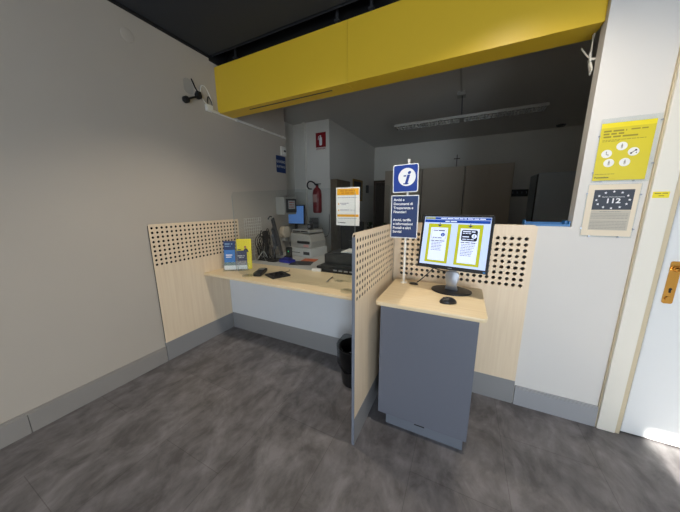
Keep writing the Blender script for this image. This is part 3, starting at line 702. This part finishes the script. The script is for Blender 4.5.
# wire grid card rack on the wall behind the desk
t = thing('wire_grid', 'white wire grid panel hanging on the wall above the desk rear', 'rack', (-.012, 2.34, .80))
gr = []
for i in range(9): gr.append(tube([(-.010, 2.205 + i * .034, .80), (-.010, 2.205 + i * .034, 1.26)], .0022, 6, False))
for i in range(13): gr.append(tube([(-.0145, 2.20, .805 + i * .0375), (-.0145, 2.482, .805 + i * .0375)], .0022, 6, False))
obj('wires', join(*gr), M_wmetal, t, True)
for y in (2.23, 2.44): obj('bracket', box(-.0199, -.008, y, y + .01, 1.235, 1.245), M_wmetal, t)

# electrical box with display
t = thing('control_box', 'white wall box with a dark framed display near the wall end', 'box', (-.02, 2.93, 1.27))
obj('housing', box(-.0199, .13, 2.80, 3.065, 1.285, 1.525, .006), M_beige, t)
FX = frame((.13, 2.83, 1.31), (0, 1, 0), (0, 0, 1))
dp = obj('display_frame', fprism(FX, rrect(0, .225, 0, .19, .012), .0002, .014), M_dark, t)
sc_ = obj('display', fbox(FX, .04, .19, .05, .165, .0141, .015), M_lgrey, dp)
obj('markings', bars(FX, [(.055, .175, .135, .014), (.06, .16, .10, .014), (.055, .17, .07, .012)], .0151, .0155, 6), mat('faded_red_ink', srgb(190, 90, 84), .6), sc_)
t = thing('dispenser', 'round cream dispenser on the wall below the white control box', 'dispenser', (-.02, 2.92, .93))
obj('housing', base(prism(rrect(2.84, 3.0, .95, 1.115, .06), 0, .085, .012), M1), M_cream, t, True)
obj('outlet', base(box(2.89, 2.95, .90, .9495, .0, .06, .004), M1), M_lgrey, t)

# ------------------------------------------------------------------ office behind: shell
struct('wall_office_recess', join(box(-.66, -.58, 3.07, 4.12, 0, 2.84), box(-.66, -.10, 2.99, 3.07, 0, 2.84)), M_wallB)
struct('wall_office_left', join(box(-.58, .09, 4.04, 4.12, 0, 2.84), box(.09, .17, 4.04, 6.47, 0, 2.84)), M_wallB)
struct('wall_office_back', box(.09, 5.1, 6.47, 6.55, 0, 2.84), M_wallB)
struct('wall_office_right', box(5.0, 5.08, 2.028, 6.47, 0, 2.84), M_wallB)
struct('wall_office_front', box(4.35, 5.0, 1.95, 2.028, 0, 2.84), M_wallB)
struct('ceiling_office', box(-.66, 5.1, 2.2, 6.55, 2.84, 2.9), M_ceilB)
struct('trim_3', box(-.345, -.295, 3.985, 4.0395, 0, 2.835), M_wallB)      # pipe chase on the recess wall
struct('trim_4', tube([(-.57, 4.02, 1.66), (-.36, 4.02, 1.66)], .012, 8, False), M_wallB)

# fire extinguisher
t = thing('fire_extinguisher', 'red fire extinguisher hanging on the rear wall with its black hose', 'fire extinguisher', (-.11, 3.96, 1.25))
K = Matrix.Translation((-.045, 3.955, 1.275)) @ Matrix.Diagonal((1.1, 1, .95, 1))
obj('cylinder', base(lathe([(.06, 0), (.072, .02), (.075, .05), (.075, .36), (.066, .42), (.04, .46), (.022, .475), (.022, .50)], 0, 0, 28), K), M_red, t, True)
obj('valve', base(join(box(-.018, .018, -.018, .018, .5005, .53, .003), box(-.02, .075, -.008, .008, .531, .541, .002), box(.0, .07, -.007, .007, .512, .52, .002)), K), M_blk, t)
obj('hose', base(tube([(-.018, -.01, .515), (-.05, -.02, .56), (-.11, -.02, .585), (-.165, -.01, .56), (-.18, -.005, .50), (-.15, -.005, .455), (-.10, -.01, .445)], .012), K), M_blk, t, True)
obj('label_print', base(box(-.035, .035, -.078, -.0752, .20, .34), K), mat('pale_print', srgb(200, 150, 140), .6, var=.5, scale=90), t)
obj('bracket', base(box(-.02, .02, .0752, .0848, .30, .34), K), M_dark, t)
F = frame((-.095, 4.039, 2.36), (1, 0, 0), (0, 0, 1))
t = thing('fire_sign', 'red and white extinguisher sign high on the rear wall', 'sign', (0, 4.04, 2.36))
s_ = obj('plate', fbox(F, 0, .20, 0, .285, .0, .003), M_red, t)
obj('caption_field', fbox(F, 0, .20, 0, .045, .0031, .0035), M_wallB, s_)
obj('caption', text_bm(F, 'ESTINTORE', .036, .10, .009, .0036, 'CENTER', .0006), M_red, s_)
pc = obj('pictogram', join(fprism(F, rrect(.07, .125, .075, .21, .02), .0031, .0035), fbox(F, .088, .108, .21, .24, .0031, .0035), base(tube([(.09, .235, .0033), (.06, .22, .0033), (.05, .17, .0033)], .006, 6), F)), M_wink, s_)
# grille under the extinguisher
F = frame((-.30, 4.039, .93), (1, 0, 0), (0, 0, 1))
t = thing('wall_grille', 'grey ventilation grille low under the fire extinguisher', 'grille', (-.18, 4.04, .93))
obj('frame', fbox(F, .02, .245, 0, .27, 0, .008, .002), M_lgrey, t)
obj('slats', join(*[fbox(F, .04, .225, .02 + i * .024, .032 + i * .024, .0082, .014) for i in range(10)]), M_dark, t)
tag(obj('wall_cable', tube([(.0, 4.034, 1.0), (.02, 4.03, .90), (.06, 4.025, .84), (.12, 4.01, .86), (.155, 4.02, .95), (.158, 4.03, 1.25)], .004), M_blkm, None, True), 'thin black cable looping along the rear wall corner', 'cable')

# light fitting
t = thing('louvre_lamp', 'long unlit louvred fluorescent lamp hanging from the office ceiling', 'lamp', (2.2, 3.9, 2.5))
Z = 2.503
obj('housing', join(box(1.34, 3.115, 3.84, 3.85, Z, Z + .028), box(1.34, 3.115, 4.03, 4.04, Z, Z + .028), box(1.34, 1.35, 3.85, 4.03, Z, Z + .028), box(3.105, 3.115, 3.85, 4.03, Z, Z + .028),
    box(1.34, 3.115, 3.84, 4.04, Z + .028, Z + .032), box(1.35, 3.105, 3.936, 3.944, Z, Z + .026), box(2.19, 2.24, 3.85, 4.03, Z, Z + .026)), M_beige, t)
M_louv = mat('pale_louvre', srgb(216, 218, 214), .3, metal=.5)  # pale base stands in for window light reflected by the louvres
M_refl = mat('darkened_reflector', srgb(60, 60, 58), .35, metal=.6)  # darkened so the louvre reflections' contrast sits in the colour
obj('louvres', join(*[box(1.37 + i * .0395, 1.382 + i * .0395, 3.852, 4.028, Z + .002, Z + .018) for i in range(44)]), M_louv, t)
obj('reflector', join(base(prism([(0, .020), (.04, .025), (.083, .020), (.083, .022), (.04, .0275), (0, .022)], 1.352, 3.103), Matrix(((0, 0, 1, 0), (1, 0, 0, 3.8515), (0, 1, 0, Z), (0, 0, 0, 1)))),
                      base(prism([(0, .020), (.04, .025), (.083, .020), (.083, .022), (.04, .0275), (0, .022)], 1.352, 3.103), Matrix(((0, 0, 1, 0), (1, 0, 0, 3.9455), (0, 1, 0, Z), (0, 0, 0, 1))))), M_refl, t)
obj('rod', tube([(2.214, 3.94, Z + .032), (2.20, 3.94, 2.80)], .006, 8, False), M_dark, t, True)
obj('ceiling_box', box(2.14, 2.24, 3.90, 4.02, 2.795, 2.8395, .004), M_beige, t)
obj('ceiling_duct', box(2.18, 2.20, 2.2, 3.90, 2.828, 2.8395), M_beige, t)
tag(obj('smoke_detector', base(lathe([(.06, 0), (.075, .02), (.075, .03)], 0, 0, 24), Matrix.Translation((3.82, 6.28, 2.81))), M_dark, None, True), 'dark round detector on the far right of the office ceiling', 'detector')

# cabinets along the back wall
cab = thing('tall_cabinet', 'tall taupe cupboard, the leftmost, partly behind the blue sign', 'cabinet', (1.02, 6.22, 0), group='tall cupboards along the office wall')
def cab_parts():
    obj('carcass', box(.602, 1.438, 5.99, 6.465, .0, 2.19), M_taupe, cab)
    for s in (0, 1):
        d = obj('door', box(.608 + s * .417, 1.013 + s * .417, 5.97, 5.9895, .05, 2.185, .002), M_taupe, cab)
        obj('handle', box((.985 if s == 0 else 1.035), (.993 if s == 0 else 1.043), 5.955, 5.9698, 1.0, 1.12), M_dark, d)
cab_parts()
for k, lab in ((1, 'tall taupe cupboard in the middle, behind the info monitor'), (2, 'tall taupe cupboard at the right end beside the coat rack')):
    c = copy_tree(cab); c.location.x += .852 * k; c['label'] = lab
# crucifix
t = thing('crucifix', 'small dark crucifix on the office wall above the cupboards', 'crucifix', (2.10, 6.46, 2.26))
obj('cross', join(box(2.095, 2.11, 6.45, 6.468, 2.24, 2.50), box(2.04, 2.165, 6.45, 6.468, 2.41, 2.425)), M_brown, t)
# coat rack and steel locker
t = thing('coat_rack', 'dark coat rail on the wall between cupboards and steel locker', 'coat rack', (3.42, 6.46, 1.6))
obj('rail', box(3.18, 3.49, 6.44, 6.468, 1.57, 1.71, .004), M_blk, t)
for i in range(4): obj('hook', tube([(3.22 + i * .078, 6.438, 1.66), (3.22 + i * .078, 6.41, 1.66), (3.22 + i * .078, 6.395, 1.63), (3.22 + i * .078, 6.39, 1.66)], .006), M_silver, t, True)
t = thing('steel_locker', 'dark grey steel locker standing behind the right wall pier', 'locker', (3.9, 6.0, 0))
obj('carcass', box(3.50, 4.35, 5.80, 6.46, 0, 1.96, .006), M_steelc, t)
obj('door', box(3.53, 4.32, 5.785, 5.7995, .08, 1.90, .003), M_steelc, t)
obj('side_strip', box(3.494, 3.4995, 5.80, 5.90, .02, 1.94), M_blk, t)
# dark door at the far end, wooden cupboard, picture
t = thing('wooden_door', 'dark brown wooden door at the far end of the office', 'door', (.38, 6.46, 0))
obj('frame', join(box(.175, .23, 6.43, 6.469, 0, 2.03), box(.50, .555, 6.43, 6.469, 0, 2.03), box(.23, .50, 6.43, 6.469, 1.975, 2.03)), M_brown, t)
obj('leaf', box(.232, .498, 6.45, 6.469, .01, 1.973), mat('very_dark_wood', srgb(52, 40, 30), .6, var=.15, scale=20, stretch=(8, 8, 1)), t)
t = thing('wooden_cupboard', 'brown veneered cupboard standing against the corridor wall corner', 'cupboard', (.25, 4.35, 0))
M_oldwood = mat('worn_brown_veneer', srgb(118, 104, 84), .6, var=.35, scale=7, stretch=(2, 2, .8))
obj('carcass', box(.172, .30, 4.06, 4.62, 0, 1.86), M_oldwood, t)
obj('door', box(.3005, .312, 4.07, 4.61, .06, 1.85, .002), M_oldwood, t)
t = thing('picture_frame', 'dark picture with an ochre frame on the corridor wall', 'picture', (.172, 5.35, 1.5))
pf = obj('frame', join(box(.171, .19, 5.05, 5.09, 1.5, 1.96), box(.171, .19, 5.56, 5.60, 1.5, 1.96), box(.171, .19, 5.09, 5.56, 1.92, 1.96), box(.171, .19, 5.09, 5.56, 1.5, 1.54)), mat('ochre_frame', srgb(150, 118, 50), .5), t)
obj('picture', box(.171, .178, 5.0905, 5.5595, 1.5405, 1.9195), M_dark, t)
tag(obj('wall_box', box(.171, .21, 5.86, 5.96, 1.70, 1.88, .004), M_dark, None, False), 'small dark wall box between the picture and the far door', 'box')

# far low cabinet with plants
t = thing('low_cabinet', 'dark low cabinet with plants by the corridor wall', 'cabinet', (.55, 5.4, 0))
obj('carcass', box(.33, .98, 5.2, 5.6, 0, .86, .004), M_steelc, t)
for s in (0, 1): obj('door', box(.335 + s * .322, .653 + s * .322, 5.185, 5.1995, .04, .85, .002), M_steelc, t)
def plant(x, y, z, r, hgt, lab, n=26):
    t = thing('potted_plant', lab, 'plant', (x, y, z), 0, 'plants on the dark cabinet')
    obj('pot', base(lathe([(.045, 0), (.06, .07), (.062, .075)], 0, 0, 18), Matrix.Translation((x, y, z))), M_clay, t, True)
    bm = new(); rnd = random.Random(x)
    for i in range(n):
        a = rnd.uniform(0, 2 * PI); l = rnd.uniform(.6, 1) * r; hh = rnd.uniform(.4, 1) * hgt
        d = Vector((math.cos(a), math.sin(a), 0)); s = Vector((-d.y, d.x, 0)) * .016; o = Vector((x, y, z + .07))
        ps = [o, o + d * l * .5 + Vector((0, 0, hh)), o + d * l + Vector((0, 0, hh * .8))]
        v = [bm.verts.new(p) for p in (ps[0], ps[1] + s, ps[2], ps[1] - s)]; bm.faces.new(v)
    r_ = bmesh.ops.solidify(bm, geom=bm.faces[:], thickness=.0015)
    obj('leaves', bm, M_green, t)
plant(.45, 5.38, .8602, .14, .12, 'low green plant, the left of the two on the dark cabinet')
plant(.80, 5.38, .8602, .12, .10, 'low green plant, the right of the two on the dark cabinet')

# ------------------------------------------------------------------ office desk behind the counter
t = thing('office_desk', 'white office desk behind the counter loaded with machines', 'desk', (.5, 2.7, 0))
obj('desktop', box(.0, .97, 2.168, 3.15, .708, .733, .003), M_lgrey, t)
for x, y in ((.05, 2.25), (.92, 2.25), (.05, 3.08), (.92, 3.08)): obj('leg', box(x - .02, x + .02, y - .02, y + .02, 0, .7078), M_edge, t)
# multifunction printer with paper unit below
Mx = placed((.42, 2.90, .733), -.12) @ Matrix.Diagonal((.77, .9, 1.14, 1))
t = thing('printer', 'bulky warm grey multifunction printer on the white office desk', 'printer', (.42, 2.90, .733), -.12)
W[t.name] = placed((.42, 2.90, .733), -.12)
obj('paper_unit', base(box(-.27, .27, -.20, .20, 0, .10, .008), Mx), M_lgrey, t)
obj('tray_slot', base(join(box(.10, .235, -.203, -.2002, .03, .065), box(-.22, .02, -.203, -.2002, .045, .052)), Mx), M_dark, t)
bd = base(prism([(-.22, .1005), (.235, .1005), (.25, .18), (.20, .26), (-.21, .275), (-.235, .20)], -.17, .19, .012), Mx @ Matrix(((1, 0, 0, 0), (0, 0, 1, 0), (0, 1, 0, 0), (0, 0, 0, 1))))
bmesh.ops.recalc_face_normals(bd, faces=bd.faces); obj('body', bd, M_beige, t)
obj('output_slot', base(box(-.05, .22, -.19, -.1705, .155, .185, .006), Mx), M_blk, t)
obj('label_patch', base(box(.08, .19, -.1745, -.1702, .115, .145), Mx), mat('pink_print', srgb(200, 150, 142), .6, var=.3, scale=90), t)
obj('scanner_lid', base(box(-.21, .20, -.14, .17, .2755, .31, .006), Mx), M_beige, t)
obj('lid_slot', base(join(box(-.19, -.02, -.146, -.1402, .285, .30), box(.0, .15, -.146, -.1402, .285, .30)), Mx), M_blk, t)
zt = .733 + .31 * 1.12
t = thing('webcam', 'small black webcam standing on top of the printer', 'webcam', (.49, 2.88, zt))
obj('base', base(lathe([(.045, 0), (.042, .012), (.012, .016)], 0, 0, 20), Matrix.Translation((.49, 2.88, zt))), M_blk, t, True)
obj('body', base(box(-.038, .038, -.03, .03, .0162, .085, .012), Matrix.Translation((.49, 2.88, zt))), M_blk, t, True)
obj('lens', base(join(lathe([(.018, 0), (.018, .02)], 0, 0, 16)), Matrix.Translation((.49, 2.85, zt + .05)) @ Matrix.Rotation(PI / 2, 4, 'X')), M_silver, t, True)
obj('top_head', base(lathe([(.010, .0852), (.018, .095), (.016, .125), (.006, .13)], 0, 0, 16), Matrix.Translation((.49, 2.88, zt))), M_blk, t, True)
# monitor beyond the printer
t = thing('office_monitor', 'monitor with a blue desktop picture behind the white control box', 'monitor', (-.02, 3.62, .733))
FM = frame((-.17, 3.50, 1.255), (1, .1, 0), (0, .05, 1)) @ Matrix.Scale(.9, 4)
obj('housing', fbox(FM, -.24, .15, -.18, .18, -.03, 0, .004), M_blk, t)
obj('screen', fbox(FM, -.225, .135, -.160, .165, .0002, .001), E_sky, t)
obj('stand', join(fbox(FM, -.07, -.02, -.42, -.10, -.055, -.031), box(-.28, -.06, 3.46, 3.66, .8, .815)), M_blk, t)
t = thing('side_table', 'small grey side table under the blue screened monitor', 'table', (-.02, 3.6, 0))
obj('top', box(-.3, .15, 3.40, 3.78, .775, .7995), M_edge, t)
for x in (-.28, .13):
    for y in (3.42, 3.76): obj('leg', box(x - .015, x + .015, y - .015, y + .015, 0, .7748), M_edge, t)
# dark mat, orange sheet, mouse on the office desk
tag(obj('desk_mat', base(box(-.13, .13, -.10, .10, 0, .004, .001), placed((.66, 2.40, .733), .35)), M_dark, None), 'dark grey mat lying on the white office desk', 'mat')
tag(obj('orange_folder', base(box(-.09, .09, -.07, .07, 0, .006, .001), placed((.66, 2.575, .733), .2)), mat('orange_card', srgb(206, 104, 60), .6), None), 'orange folder lying behind the dark mat', 'folder')
msm = new(); bmesh.ops.create_uvsphere(msm, u_segments=16, v_segments=10, radius=1)
for v in msm.verts: v.co = Vector((v.co.x * .055, v.co.y * .034, max(v.co.z, -.03) * .034))
base(msm, placed((.30, 2.60, .7342), .9)); tag(obj('office_mouse', msm, M_blk, None, True), 'black mouse lying left of the dark mat on the office desk', 'mouse')
# blue stand and charger (front of the desk)
Mx = placed((.46, 2.385, .733), -.15)
t = thing('blue_box', 'deep blue low stand at the rear edge of the counter', 'box', (.46, 2.385, .733), -.15)
obj('body', base(prism([(-.085, 0), (.085, 0), (.085, .03), (-.05, .045), (-.085, .03)], -.055, .055, .003), Mx @ Matrix(((1, 0, 0, 0), (0, 0, 1, 0), (0, 1, 0, 0), (0, 0, 0, 1)))), M_blueb, t)
obj('rim', base(box(-.06, .06, -.035, .035, .0452, .050), Mx), M_blueb, t)
t = thing('charging_cradle', 'black upright charging cradle with a green light above the blue stand', 'cradle', (.42, 2.47, .733))
obj('body', box(.385, .455, 2.455, 2.505, .733, .90, .01), M_blk, t)
obj('led', box(.425, .435, 2.452, 2.4548, .845, .855), E_led, t)
# monitor of the clerk seen almost edge-on
d = Vector((-2.03, 2.42, 0)).normalized(); s = Vector((-d.y, d.x, 0)) * -1      # s: to the right as seen
t = thing('clerk_monitor', 'black monitor seen edge-on, leaning beside the wire grid', 'monitor', (.32, 2.40, .733))
Mt = Matrix.Translation((.315, 2.42, .99)) @ Matrix((s, d, Vector((0, 0, 1)))).transposed().to_4x4() @ Matrix.Rotation(-.20, 4, 'Y') 
obj('housing', base(box(-.022, .012, -.22, .22, -.16, .27, .006), Mt), M_blkm, t)
obj('back_bulge', base(box(-.050, -.0222, -.14, .14, -.05, .16, .01), Mt), M_dark, t)
obj('stand', join(base(box(-.075, -.0502, -.03, .03, -.10, .08, .004), Mt), box(.22, .34, 2.30, 2.50, .733, .745, .004), tube([(.255, 2.40, .742), (.245, 2.40, .90)], .016, 10, False)), M_blk, t)
obj('wall_arm', base(tube([(-.06, 0, .27), (-.03, 0, .30), (-.005, 0, .29)], .008), Mt), M_blk, t, True)
# cable tangle and docking pole left of it
t = thing('handset_stand', 'tangle of black cables and a black handset stand on the counter', 'handset stand', (.12, 2.40, .733))
rnd = random.Random(8); cb = []
for i in range(9):
    x = .04 + rnd.uniform(0, .12); y = 2.36 + rnd.uniform(-.10, .10)
    pts = [(x, y, .745), (x + rnd.uniform(-.02, .04), y + rnd.uniform(-.05, .05), .85), (x + rnd.uniform(-.02, .04), y + rnd.uniform(-.05, .05), .98), (x + rnd.uniform(-.01, .05), y + .02, 1.07 + rnd.uniform(-.06, .06)), (x + .04, y + rnd.uniform(0, .06), .97), (x + .02 + rnd.uniform(0, .04), y + rnd.uniform(-.04, .07), .82), (x + .07, y + .03, .742)]
    pts = [(max(p[0], .005), p[1], p[2]) for p in pts]
    cb.append(tube(pts, .0045, 6))
obj('cables', join(*cb), M_blkm, t, True)
obj('pale_cable', join(tube([(.03, 2.30, .742), (.05, 2.27, .86), (.06, 2.33, .97), (.09, 2.36, .88), (.14, 2.33, .78), (.20, 2.30, .745)], .004, 6), tube([(.10, 2.25, .74), (.16, 2.23, .80), (.20, 2.27, .86), (.22, 2.31, .78)], .004, 6)), M_lgrey, t, True)
obj('stand_base', box(.03, .19, 2.32, 2.46, .733, .7415, .003), M_blk, t)
obj('handset', join(box(.115, .15, 2.385, 2.425, .7418, 1.05, .008), box(.11, .155, 2.365, 2.43, .98, 1.10, .012)), M_blk, t, True)

# black printer tray unit on a sideboard right of the desk
t = thing('sideboard', 'dark sideboard behind the counter under the black printer', 'sideboard', (1.35, 2.4, 0))
obj('carcass', box(.978, 1.85, 2.19, 2.66, 0, .708, .003), M_dark, t)
obj('top', box(.972, 1.853, 2.175, 2.67, .7082, .733, .003), M_tray, t)
t = thing('black_printer', 'black desktop printer with white sheets on top, left of the divider', 'printer', (1.38, 2.42, .733))
obj('body', join(box(1.04, 1.66, 2.20, 2.60, .733, .80, .006), box(1.05, 1.65, 2.26, 2.59, .8002, .905, .012)), M_tray, t)
obj('front_tray', join(box(.975, 1.038, 2.22, 2.50, .733, .775, .006), box(1.15, 1.64, 2.182, 2.1995, .74, .775, .006)), M_blk, t)
obj('buttons', join(*[box(1.20 + i * .06, 1.24 + i * .06, 2.176, 2.1818, .75, .766, .002) for i in range(6)]), M_silver, t)
obj('ridge', box(1.12, 1.63, 2.30, 2.31, .9052, .915), M_blk, t)
tag(obj('paper_sheets', base(join(box(-.11, .11, -.14, .14, 0, .010, .001), base(box(-.11, .11, -.14, .14, .0102, .014, .001), Matrix.Rotation(.08, 4, 'Z'))), placed((1.36, 2.43, .9152), 1.52)), M_paper, None), 'white paper sheets lying on the black printer', 'paper')
tag(obj('white_stapler', join(base(prism(rrect(-.05, .05, -.016, .016, .01), 0, .03, .004), placed((1.02, 2.15, .7342), .1))), M_paper, None, True), 'small white stapler on the counter beside the black printer', 'stapler')

# office chair behind
t = thing('office_chair', 'black office chair standing behind the counter', 'chair', (.90, 3.25, 0))
cb = []
for i in range(5):
    a = i * 2 * PI / 5 + .3; cb.append(tube([(.90, 3.25, .09), (.90 + .27 * math.cos(a), 3.25 + .27 * math.sin(a), .062)], .018, 8, False)); 
obj('star_base', join(*cb, tube([(.90, 3.25, .07), (.90, 3.25, .42)], .025, 10, False)), M_blk, t, True)
for i in range(5):
    a = i * 2 * PI / 5 + .3
    obj('caster', base(lathe([(.024, -.012), (.024, .012)], 0, 0, 14), Matrix.Translation((.90 + .27 * math.cos(a), 3.25 + .27 * math.sin(a), .0245)) @ Matrix.Rotation(a, 4, 'Z') @ Matrix.Rotation(PI / 2, 4, 'X')), M_blkm, t, True)
obj('seat', box(.66, 1.14, 3.01, 3.49, .42, .50, .03, 3), M_blkm, t, True)
bk = box(.70, 1.10, 3.50, 3.56, .60, 1.16, .028, 3); base(bk, Matrix.Identity(4)); obj('backrest', bk, M_blkm, t, True)
obj('back_bar', box(.87, .93, 3.46, 3.499, .44, .85), M_blk, t)
for sx in (.63, 1.14): obj('armrest', join(box(sx, sx + .04, 3.10, 3.36, .66, .69, .008), box(sx + .005, sx + .03, 3.2, 3.25, .46, .66)), M_blk, t)

SC.objects['office_chair'].location = (.74, 3.44, 0)

# blue plastic tray on the office side of the low wall
t = thing('blue_tray', 'blue plastic tray resting on the sill of the low wall', 'tray', (2.81, 1.99, 1.268))
obj('body', join(box(2.70, 2.926, 1.965, 2.04, 1.2685, 1.274), box(2.70, 2.926, 2.034, 2.04, 1.274, 1.291), box(2.70, 2.706, 1.965, 2.034, 1.274, 1.304), box(2.92, 2.926, 1.965, 2.034, 1.274, 1.300), box(2.906, 2.92, 1.99, 2.04, 1.274, 1.302)), M_bluep, t)
obj('rim', box(2.706, 2.92, 1.965, 1.970, 1.274, 1.282), M_bluep, t)
